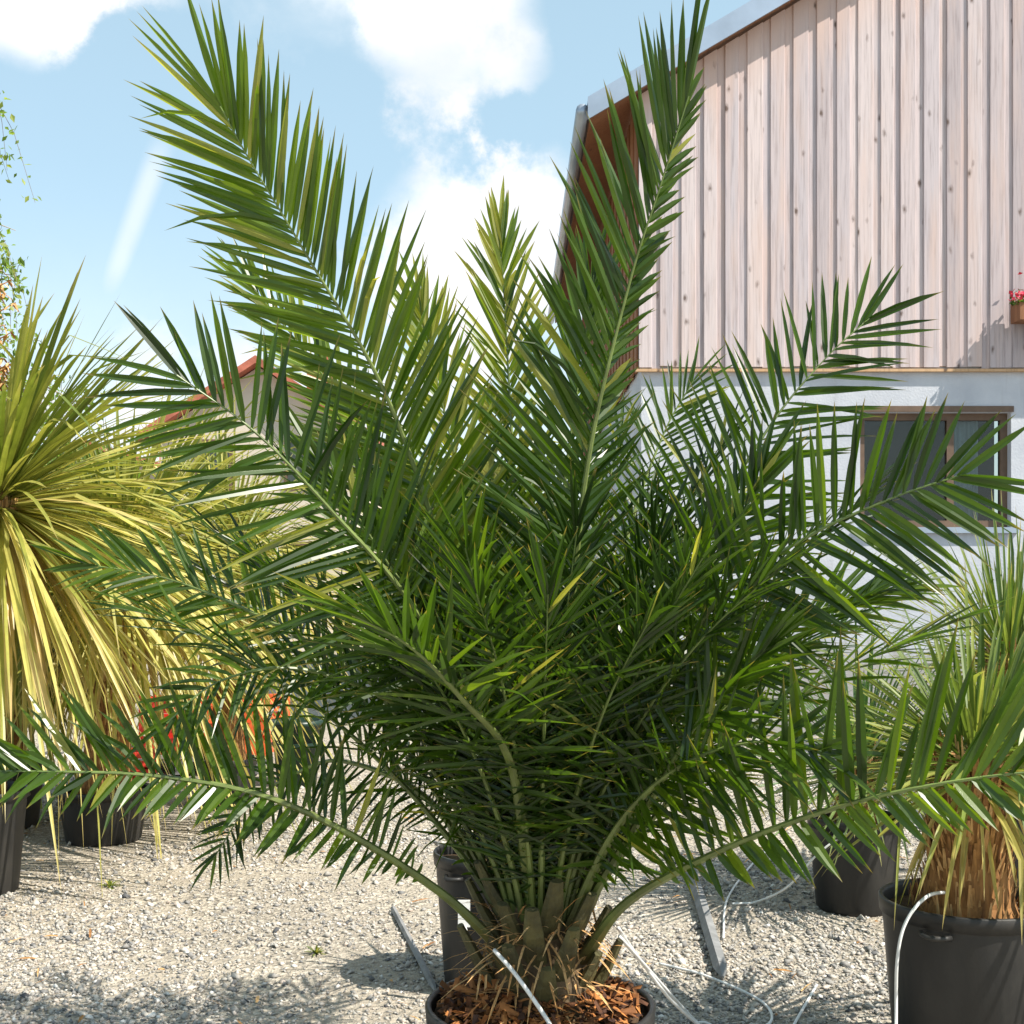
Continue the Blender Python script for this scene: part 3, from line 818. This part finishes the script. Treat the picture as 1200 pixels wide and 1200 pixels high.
# mulch of dry chips over the soil
rnd = random.Random(8); mb = MB()
for k in range(1500):
    rr = POT_R*.875*math.sqrt(rnd.random()); th = rnd.uniform(0,6.28)
    hump = .085*max(0, 1-(rr/(POT_R*.97))**2)
    c = Vector((rr*math.cos(th), rr*math.sin(th), POT_H-.03+hump+rnd.uniform(0,.02)))
    s = rnd.uniform(.006,.02); e_ = Euler((rnd.gauss(0,.5), rnd.gauss(0,.5), rnd.uniform(0,6.28))).to_matrix()
    l = rnd.uniform(.8,2.6)
    ps = [c + e_ @ Vector(q)*s for q in ((-l,-.5,0),(l,-.4,.1),(l*.9,.5,0),(-l,.45,.12),(0,0,.35))]
    mb.add(ps, [(0,1,4),(1,2,4),(2,3,4),(3,0,4)], rnd.random()**1.4)
o = mb.build('mulch', M_MULCH, palm); o['kind'] = 'stuff'
M_LBASE = simple('old_leaf_base', (.070,.062,.020), .7, 16, .7, .7)
# stem: swollen base with old cut leaf bases
mb = MB(); mb.lathe([(.15,POT_H-.06),(.155,POT_H+.0),(.135,POT_H+.07),(.115,POT_H+.16),(.09,POT_H+.26),(.05,POT_H+.36),(.01,POT_H+.42)], 20, wob=.2)
stem = mb.build('trunk', simple('palm_stem', (.10,.065,.03), .85, 9, .5, .6), palm, smooth=True)
for k in range(26):
    az = k*2.39996; q = k/26
    r0 = .15 - .06*q; z0 = POT_H - .02 + .22*q
    o_ = Vector((math.cos(az), math.sin(az), 0)); l = rnd.uniform(.09,.2)
    a = o_*r0*.75 + Vector((0,0,z0)); b = a + o_*l*.35 + Vector((0,0,l*.6)); c = a + o_*l*.55 + Vector((0,0,l))
    mb = MB(); mb.tube([a,b,c], [.036,.028,.018], 7, flat=.55)
    for i_ in range(len(mb.a)): mb.a[i_] *= .5
    mb.build('leaf_base', M_LBASE, stem, smooth=False)
# dry fibres round the base
mb = MB()
for k in range(320):
    az = rnd.uniform(0,6.28); o_ = Vector((math.cos(az), math.sin(az), 0)); a = o_*rnd.uniform(.08,.15) + Vector((0,0,POT_H+rnd.uniform(.0,.25)))
    d = (o_*rnd.uniform(.2,1) + Vector((rnd.gauss(0,.5), rnd.gauss(0,.5), rnd.uniform(-.5,.7))))
    blade(mb, a, d, rnd.uniform(.05,.18), .007, .3, .5+.5*rnd.random(), 3)
mb.build('dry_fibres', M_FIBRE, stem)

ALL_LEAF = []                        # (size on picture, frond index, verts, faces, tint, along)
FRONDS = []
def leaflet(base, T, S, Nn, L, w, ang, vee, droop, tint, rnd):
    d = T*math.cos(ang) + (S*math.cos(vee) + Nn*math.sin(vee))*math.sin(ang)
    d.normalize()
    # blade lies roughly in the frond's plane, tilted
    side = d.cross(Nn).normalized(); up = side.cross(d)
    tw = rnd.gauss(0, .35)
    side, up = side*math.cos(tw)+up*math.sin(tw), up*math.cos(tw)-side*math.sin(tw)
    vv, aa = [], []
    bend = Vector((0,0,-1))
    prof = ((0,.35),(.12,.85),(.4,1.0),(.72,.72))
    for (t, pw) in prof:
        c = base + d*L*t + bend*droop*L*t*t
        ww = w*.5*pw
        vv += [c - side*ww + up*ww*.55, c, c + side*ww + up*ww*.55]; aa += [t]*3
    vv.append(base + d*L + bend*droop*L); aa.append(1.0)
    ff = []
    for i_ in range(3):
        o = i_*3; ff += [(o,o+1,o+4,o+3),(o+1,o+2,o+5,o+4)]
    ff += [(9,10,12),(10,11,12)]
    return vv, ff, tint, aa
def frond(ctrl, n=58, Lm=.34, roll=0.0, u0=.2, vee=.35, w=.021, tint=.4, seed=0, tipL=.62, droop=.05, rad=.019, a0=62, a1=16, nref=None, jit=.2, sl=(1,1), angj=.085, aq=2.0):
    rnd = random.Random(seed*13+1)
    P = catmull(ctrl, 40)
    P = [L2(p) for p in P]
    cum = [0]
    for i_ in range(40): cum.append(cum[-1] + (P[i_+1]-P[i_]).length)
    tot = cum[-1]
    out = Vector((P[-1].x-P[0].x, P[-1].y-P[0].y, 0))
    out = out.normalized() if out.length > .05 else Vector((1,0,0))
    mb = MB()
    mb.tube(P, [max(.0028, rad*(1.25-.25*min(1,t*8))*(1-t)**.85) for t in [c/tot for c in cum]], 7, t=tint, flat=.7)
    fi = len(FRONDS)
    FRONDS.append(mb)
    k = 0
    for s in (-1, 1):
        for j in range(n):
            u = u0 + (1-u0)*(j + .5*(s > 0) + rnd.uniform(-.22,.22))/n
            u = min(.999, max(u0, u)); dist = u*tot
            i_ = 0
            while i_ < 39 and cum[i_+1] < dist: i_ += 1
            f = (dist-cum[i_])/max(1e-6, cum[i_+1]-cum[i_])
            b = P[i_].lerp(P[i_+1], f); T = (P[i_+1]-P[i_]).normalized()
            ref = Vector(nref) if nref else Vector((0,0,1)) - out*.25
            Nn = (ref - T*ref.dot(T)).normalized(); S = T.cross(Nn)
            S, Nn = S*math.cos(roll)+Nn*math.sin(roll), Nn*math.cos(roll)-S*math.sin(roll)
            q = (u-u0)/(1-u0)
            lp = .45 + .55*min(1, q/.3) if q < .3 else 1 - (1-tipL)*((q-.3)/.7)**1.6
            if q < .10: lp *= .35 + 4*q
            ang = R(a0 + (a1-a0)*q**aq) + rnd.gauss(0,angj)
            if q > .93: ang *= 1 - .72*(q-.93)/.07
            ve = vee*(1-.5*q) + rnd.gauss(0,jit)
            L = Lm*lp*rnd.uniform(.88,1.08)*(sl[0] if s < 0 else sl[1])
            if rnd.random() < .03: L *= rnd.uniform(.4,.8)
            tt = min(1, max(0, tint + rnd.gauss(0,.15)))
            if rnd.random() < .018: tt = 1.0
            dr = droop*rnd.uniform(.2,2.2) + (rnd.uniform(.15,.5) if rnd.random() < .05 else 0)
            lf = leaflet(b, T, S*s, Nn, L, w*rnd.uniform(.82,1.18)*(.75+.25*min(1,q*4)), ang, ve, dr, tt, rnd)
            # size in the photograph
            a_ = lf[0][1] + palm_base; c_ = lf[0][-1] + palm_base
            va = ((a_.x/a_.y), (a_.z-CAM_H)/a_.y); vc = ((c_.x/c_.y), (c_.z-CAM_H)/c_.y)
            ALL_LEAF.append((math.hypot(va[0]-vc[0], va[1]-vc[1])*FPX, fi, lf))
            k += 1
    return fi
def F(pts, **kw): return frond([W(*p) for p in pts], **kw)
F([(612,915,3.40),(585,780,3.35),(545,630,3.28),(500,505,3.2),(440,400,3.12),(395,325,3.06),(372,283,3.02)], seed=1, Lm=.385, n=108, tint=.66, a0=50, a1=33, nref=(.25,1,.1), vee=.1, tipL=.78, w=.0165, jit=.1, angj=.05, aq=2.5)  # raised tint puts the backlit glow into the leaf colour
F([(632,915,3.4),(640,780,3.3),(648,660,3.2),(662,545,3.12),(692,420,3.05),(716,345,3.0),(738,275,2.95)], seed=2, Lm=.37, n=100, tint=.40, a0=52, a1=26, u0=.16, nref=(-.38,.92,.1), vee=.45, tipL=.75, w=.018, sl=(.38,1.12), jit=.25)
F([(640,920,3.4),(690,760,3.45),(745,630,3.5),(800,535,3.52),(845,480,3.54),(880,448,3.55)], seed=3, Lm=.37, n=60, tint=.36, a0=64, a1=40, nref=(-.1,-1,.2), vee=.15, tipL=.6, w=.0165, jit=.15)
F([(645,925,3.4),(700,770,3.2),(760,670,3.05),(830,620,2.95),(900,588,2.85),(955,570,2.8)], seed=4, Lm=.35, n=56, tint=.30, a0=76, a1=45, w=.0185, nref=(0,-1,.15), vee=.12, jit=.15)
F([(655,950,3.35),(690,905,3.2),(760,866,3.05),(840,835,2.95),(920,815,2.85),(1010,803,2.8),(1085,806,2.78)], seed=5, Lm=.37, n=40, tint=.46, a0=74, a1=35, w=.023, u0=.27, nref=(0,-1,.25), vee=.3, sl=(1.1,.45), droop=.02)
F([(605,920,3.4),(570,760,3.2),(520,670,3.05),(460,600,2.9),(400,538,2.8),(338,493,2.75)], seed=6, Lm=.38, n=62, tint=.28, a0=68, a1=45, nref=(.1,-1,.2), vee=.1, w=.0165, jit=.15)
F([(590,940,3.35),(545,898,3.25),(470,850,3.1),(400,820,3.0),(320,806,2.95),(250,803,2.9),(165,802,2.9)], seed=7, Lm=.28, n=56, sl=(.5,1.05), tint=.36, a0=70, a1=35, u0=.22, droop=.08, nref=(0,-1,.4), w=.017, jit=.3)
F([(600,930,3.45),(540,830,3.55),(470,795,3.65),(428,806,3.7),(394,830,3.72),(366,872,3.72)], seed=8, Lm=.17, n=46, tint=.12, w=.010, droop=.08, nref=(.3,-.9,.2), a0=75, a1=40)
F([(605,920,3.4),(540,780,3.5),(470,720,3.6),(400,680,3.65),(330,652,3.7),(262,640,3.7)], seed=9, Lm=.31, n=54, tint=.45, nref=(.1,-.9,.5), w=.015, a0=62, a1=30, sl=(.75,1))
F([(615,920,3.38),(600,800,3.1),(560,745,2.85),(520,705,2.68),(475,680,2.55)], seed=10, Lm=.33, n=46, tint=.42, u0=.25, jit=.45, a0=70, w=.017, angj=.15)
F([(612,920,3.4),(560,790,3.3),(500,745,3.2),(430,722,3.1),(370,733,3.0),(330,765,2.95)], seed=11, Lm=.21, n=42, tint=.2, w=.013, droop=.12, nref=(.1,-.9,.4), a0=70, a1=35, jit=.3)
F([(620,915,3.45),(612,760,3.6),(603,600,3.75),(596,470,3.85),(591,385,3.9)], seed=12, Lm=.33, n=70, tint=.85, a0=48, nref=(0,-1,.2), w=.017)  # bright tint paints light through the leaves of this upright frond
F([(615,915,3.45),(592,750,3.55),(565,600,3.65),(542,500,3.7),(528,440,3.72)], seed=13, Lm=.34, n=64, tint=.85, a0=46, nref=(.3,-1,.2), w=.017)  # bright tint, glow of sunlit leaves put into the colour
F([(610,915,3.45),(575,740,3.6),(520,590,3.7),(450,490,3.75),(392,418,3.8)], seed=14, Lm=.32, n=64, tint=.74, nref=(.3,-.8,.4), w=.017, a0=55)  # tint raised to paint the sunlit glow of the upper crown
F([(635,915,3.45),(660,760,3.75),(690,620,4.0),(718,540,4.15),(742,497,4.2)], seed=15, Lm=.31, n=60, tint=.40, w=.012, nref=(-.2,-1,.3), a0=65, a1=30)
F([(642,925,3.42),(715,800,3.55),(780,715,3.65),(850,672,3.7),(905,660,3.7)], seed=16, Lm=.30, n=54, tint=.45, nref=(0,-.8,.6), w=.016, jit=.35, angj=.15)
F([(645,930,3.38),(700,840,3.2),(745,765,3.05),(800,705,2.95)], seed=17, Lm=.30, n=40, tint=.40, nref=(-.3,-.8,.5), jit=.5, w=.017, a0=70, angj=.2)
F([(628,915,3.45),(632,740,3.55),(640,590,3.62),(655,480,3.66),(664,415,3.68)], seed=18, Lm=.33, n=64, tint=.42, a0=52, nref=(-.2,-1,.2), w=.017)
F([(640,935,3.36),(680,850,3.2),(730,800,3.05),(790,780,2.95),(850,790,2.9)], seed=21, Lm=.26, n=40, tint=.36, nref=(-.1,-.8,.5), jit=.45, a0=72, a1=35, angj=.15, w=.016)
F([(640,925,3.42),(672,800,3.35),(715,700,3.3),(770,620,3.3),(800,560,3.3)], seed=22, Lm=.30, n=48, tint=.38, nref=(-.2,-.9,.3), jit=.4, a0=62, w=.016, angj=.15)
F([(615,925,3.40),(585,800,3.25),(540,700,3.15),(490,620,3.1),(450,560,3.1)], seed=23, Lm=.30, n=48, tint=.36, nref=(.2,-.9,.3), jit=.4, a0=62, w=.016, angj=.15)
# inner fronds of the heart, by spiral
rnd = random.Random(31)
for k in range(38):
    az = k*2.39996 + .7; q = k/38
    sa = math.sin(az); side = abs(math.cos(az))
    el = R(86 - 34*q + rnd.uniform(-5,5)); Lf = rnd.uniform(1.15,1.4) + .18*q*side
    if sa > .2: Lf *= 1.08
    if sa < -.35: el = max(el, R(72)); Lf *= .84
    b0 = palm_base + Vector((math.cos(az)*.06, math.sin(az)*.06, .62))
    h = Vector((math.cos(az), math.sin(az), 0)); pts = []
    p_ = b0.copy(); e_ = el
    for s in range(6):
        pts.append(p_.copy()); p_ = p_ + (h*math.cos(e_) + Vector((0,0,1))*math.sin(e_))*(Lf/5); e_ -= R(4+5*q)
    frond(pts, n=50, Lm=rnd.uniform(.28,.37), tint=rnd.uniform(.04,.42), seed=60+k, u0=.11, w=.012, a0=64, a1=22, jit=.38, angj=.16, droop=.06, rad=.015)  # low tints paint the shade of the crown's heart into the leaves
# the 300 largest leaflets are objects of their own, the others belong to their frond's mesh
ALL_LEAF.sort(key=lambda t: -t[0])
frond_obj = {}
for (sz, fi, lf) in ALL_LEAF[300:]:
    FRONDS[fi].add(lf[0], lf[1], lf[2], lf[3])
    FRONDS[fi].__dict__.setdefault('leafv', 0)
nf = len(FRONDS)
for fi, mb in enumerate(FRONDS):
    ob = mb.build('frond', M_RACHIS, palm)
    ob.data.materials.append(M_PALM)
    # first faces are the rachis tube: 40*7 quads + 2 caps
    mi = [0]*(40*7+2) + [1]*(len(ob.data.polygons)-(40*7+2))
    ob.data.polygons.foreach_set('material_index', mi)
    frond_obj[fi] = ob
for (sz, fi, lf) in ALL_LEAF[:300]:
    mb = MB(); org = lf[0][1].copy()
    mb.add([v - org for v in lf[0]], lf[1], lf[2], lf[3])
    mb.build('leaflet', M_PALM, frond_obj[fi], loc=org)

# ------------------------------------------------------------------ yard things behind on the left
def crate(loc, sx, sy, sz, mat, rot, label, name='plastic_crate'):
    e = empty(name, loc, rot); tag(e, label, 'crate', 'plastic crates in the yard')
    mb = MB(); t = .018
    mb.box(-sx/2, sx/2, -sy/2, sy/2, 0, .02)
    mb.build('floor', mat, e)
    for (s, ax) in ((-1,0),(1,0),(-1,1),(1,1)):
        mb = MB()
        for q in range(3):
            z0 = .022 + q*(sz-.03)/3; z1 = z0 + (sz-.03)/3*.72
            if ax == 0: mb.box(s*sx/2-(t if s>0 else 0), s*sx/2+(t if s<0 else 0), -sy/2+t+.002, sy/2-t-.002, z0, z1)
            else: mb.box(-sx/2+.03, sx/2-.03, s*sy/2-(t if s>0 else 0), s*sy/2+(t if s<0 else 0), z0, z1)
        mb.build('side', mat, e)
    for sx_ in (-1,1):
        for sy_ in (-1,1):
            mb = MB(); mb.box(sx_*sx/2-.03*(sx_>0), sx_*sx/2+.03*(sx_<0), sy_*sy/2-.03*(sy_>0)+.001, sy_*sy/2+.03*(sy_<0)-.001, .021, sz); mb.build('corner', mat, e)
    return e
pd = 10.6
pal = empty('pallet', (W(350,0,pd).x, pd, 0), .05); tag(pal, 'low grey wooden pallet under the orange crates', 'pallet')
for k in range(6):
    mb = MB(); mb.box(-.62,.62,-.42+k*.15,-.42+k*.15+.11,.122,.144); mb.build('slat', M_STAKE, pal)
for xx in (-.55,0,.55):
    mb = MB(); mb.box(xx-.05,xx+.05,-.42,.44,.02,.12); mb.build('runner', M_STAKE, pal)
cr = crate((W(389,0,pd).x, pd-.1, .146), .52,.38,.46, M_ORANGE, .1, 'orange plastic crate with white label on the pallet')
mb = MB(); mb.box(-.1,-.02,-.196,-.1905,.12,.24); mb.build('label_card', M_LABEL, cr)
crate((W(338,0,pd).x, pd, .146), .50,.38,.50, M_REDP, -.1, 'red plastic crate left on the pallet')
crate((W(398,0,pd+.9).x, pd+1.2, 0), .5,.4,.55, M_ORANGE, .3, 'tall orange crate on the ground behind the pallet')
crate((W(297,0,pd-.6).x, pd-.4, 0), .34,.3,.24, M_REDP, .4, 'small red crate beside the low black yucca pot')
bkt = empty('green_tub', (W(432,0,9.8).x, 9.8, 0)); tag(bkt, 'dark green plastic tub behind the palm fronds', 'tub')
mb = MB(); mb.lathe([(0,0),(.15,0),(.19,.46),(.21,.46),(.21,.5),(.18,.5),(.14,.02)], 24); mb.build('shell', M_TEAL, bkt, smooth=True)
mb = MB()
mb.lathe([(.186,.3),(.194,.305),(.194,.33),(.186,.335)], 24); mb.build('band', M_TEAL, bkt)

# stakes lying on the gravel
def stake(a, b, r, label):
    a, b = G(*a), G(*b); e = empty('wooden_stake', (a+b)/2); tag(e, label, 'stake')
    mb = MB(); c = (a+b)/2
    mb.tube([a-c+Vector((0,0,r)), Vector((0,0,r*1.1)), b-c+Vector((0,0,r))], r, 5); mb.build('shaft', M_STAKE, e)
    t = (b-a).normalized(); mb = MB(); mb.tube([b-c+Vector((0,0,r)), b-c+t*.08+Vector((0,0,r*.6))], [r*.98, r*.25], 5); mb.build('point', M_STAKE, e)
stake((740,885), (763,962), .03, 'grey stake lying on gravel right of the palm')
stake((507,912), (538,972), .014, 'thin grey stick lying on gravel left of the palm pot')

# white irrigation hoses
def hose(pts, label, r=.0055):
    P = catmull(pts, 110)
    for p_ in P: p_.z = max(p_.z, .012)
    org = Vector(P[0])
    mb = MB(); mb.tube([p-org for p in P], r, 6)
    o = mb.build('irrigation_hose', M_HOSE, None, smooth=True, loc=org)
    tag(o, label, 'hose', 'white irrigation hoses')
g0 = lambda px, py, z=.012: G(px, py) + Vector((0,0,z))
fp = G(955,1036)
pr = lambda a, rr, z: palm_base + Vector((math.cos(R(a))*rr, math.sin(R(a))*rr, z))
hose([W(586,942,3.25), W(604,963,3.19), pr(-88,.24,POT_H+.04), pr(-86,.29,POT_H+.03), pr(-85.5,.322,POT_H+.008), pr(-85,.332,POT_H-.045), pr(-84,.325,.25), pr(-82,.34,.06), pr(-78,.40,.012), pr(-66,.52,.012), pr(-45,.62,.012)], 'white hose running over the palm pot rim')
hose([W(683,925,3.62), W(700,950,3.9), W(728,985,4.2), g0(760,1010), g0(800,1003), g0(795,985), g0(752,965), g0(715,955)], 'white hose looping on gravel right of the palm trunk')
hose([W(684,932,3.65), g0(745,1002), g0(790,1040), g0(860,1062)], 'straight white hose running from the palm towards the right pot')
hose([g0(772,908), g0(790,908,.02), W(815,893,6.05), W(838,868,5.98), W(862,850,5.98), W(872,846,6.1)], 'white hose climbing into the smaller right-hand pot')
hose([W(945,897,fp.y-.05), W(925,900,fp.y-.2), W(908,920,fp.y-.27), W(901,950,fp.y-.28), W(900,1000,fp.y-.28), g0(899,1100), g0(880,1120), g0(840,1125)], 'white hose arched over the rim of the right foreground pot')
hose([g0(838,972), g0(822,1000), g0(800,1040), g0(770,1062), g0(700,1075)], 'short straight white hose on shaded gravel between palm and right pot')
hose([g0(765,935), g0(768,905), g0(785,880), g0(800,865)], 'curved white hose end behind the grey stake')

# weeds
rnd = random.Random(77)
for (px, py, lab) in [(204,893,'small yellow weed tuft at the left pot'), (286,893,'weed tuft on gravel below the low pot'), (447,945,'weed tuft in the gravel left of the palm')]:
    p = G(px, py); mb = MB()
    for k in range(34):
        az = rnd.uniform(0,6.28); el = rnd.uniform(.1,1.1)
        blade(mb, Vector((rnd.gauss(0,.004), rnd.gauss(0,.004), 0)), Vector((math.cos(az)*math.cos(el), math.sin(az)*math.cos(el), math.sin(el))), rnd.uniform(.03,.09), .009, .2, rnd.random(), 3)
    o = mb.build('weed', M_YUC_M, None, loc=p); tag(o, lab, 'weed', 'weeds in the gravel')

# dry leaf litter blown over the yard
rnd = random.Random(99); mb = MB()
for k in range(240):
    d = rnd.uniform(2.6, 8.5); x = rnd.uniform(-.62, .62)*d
    az = rnd.uniform(0, 6.28)
    blade(mb, Vector((x, d, .014)), Vector((math.cos(az), math.sin(az), rnd.uniform(0,.25))), rnd.uniform(.02,.12), rnd.uniform(.006,.014), .12, rnd.random(), 4, .3, rnd.uniform(-.5,.5))
tag(mb.build('leaf_litter', M_FIBRE), 'dry brown leaf bits scattered over the gravel', 'litter', kind='stuff')
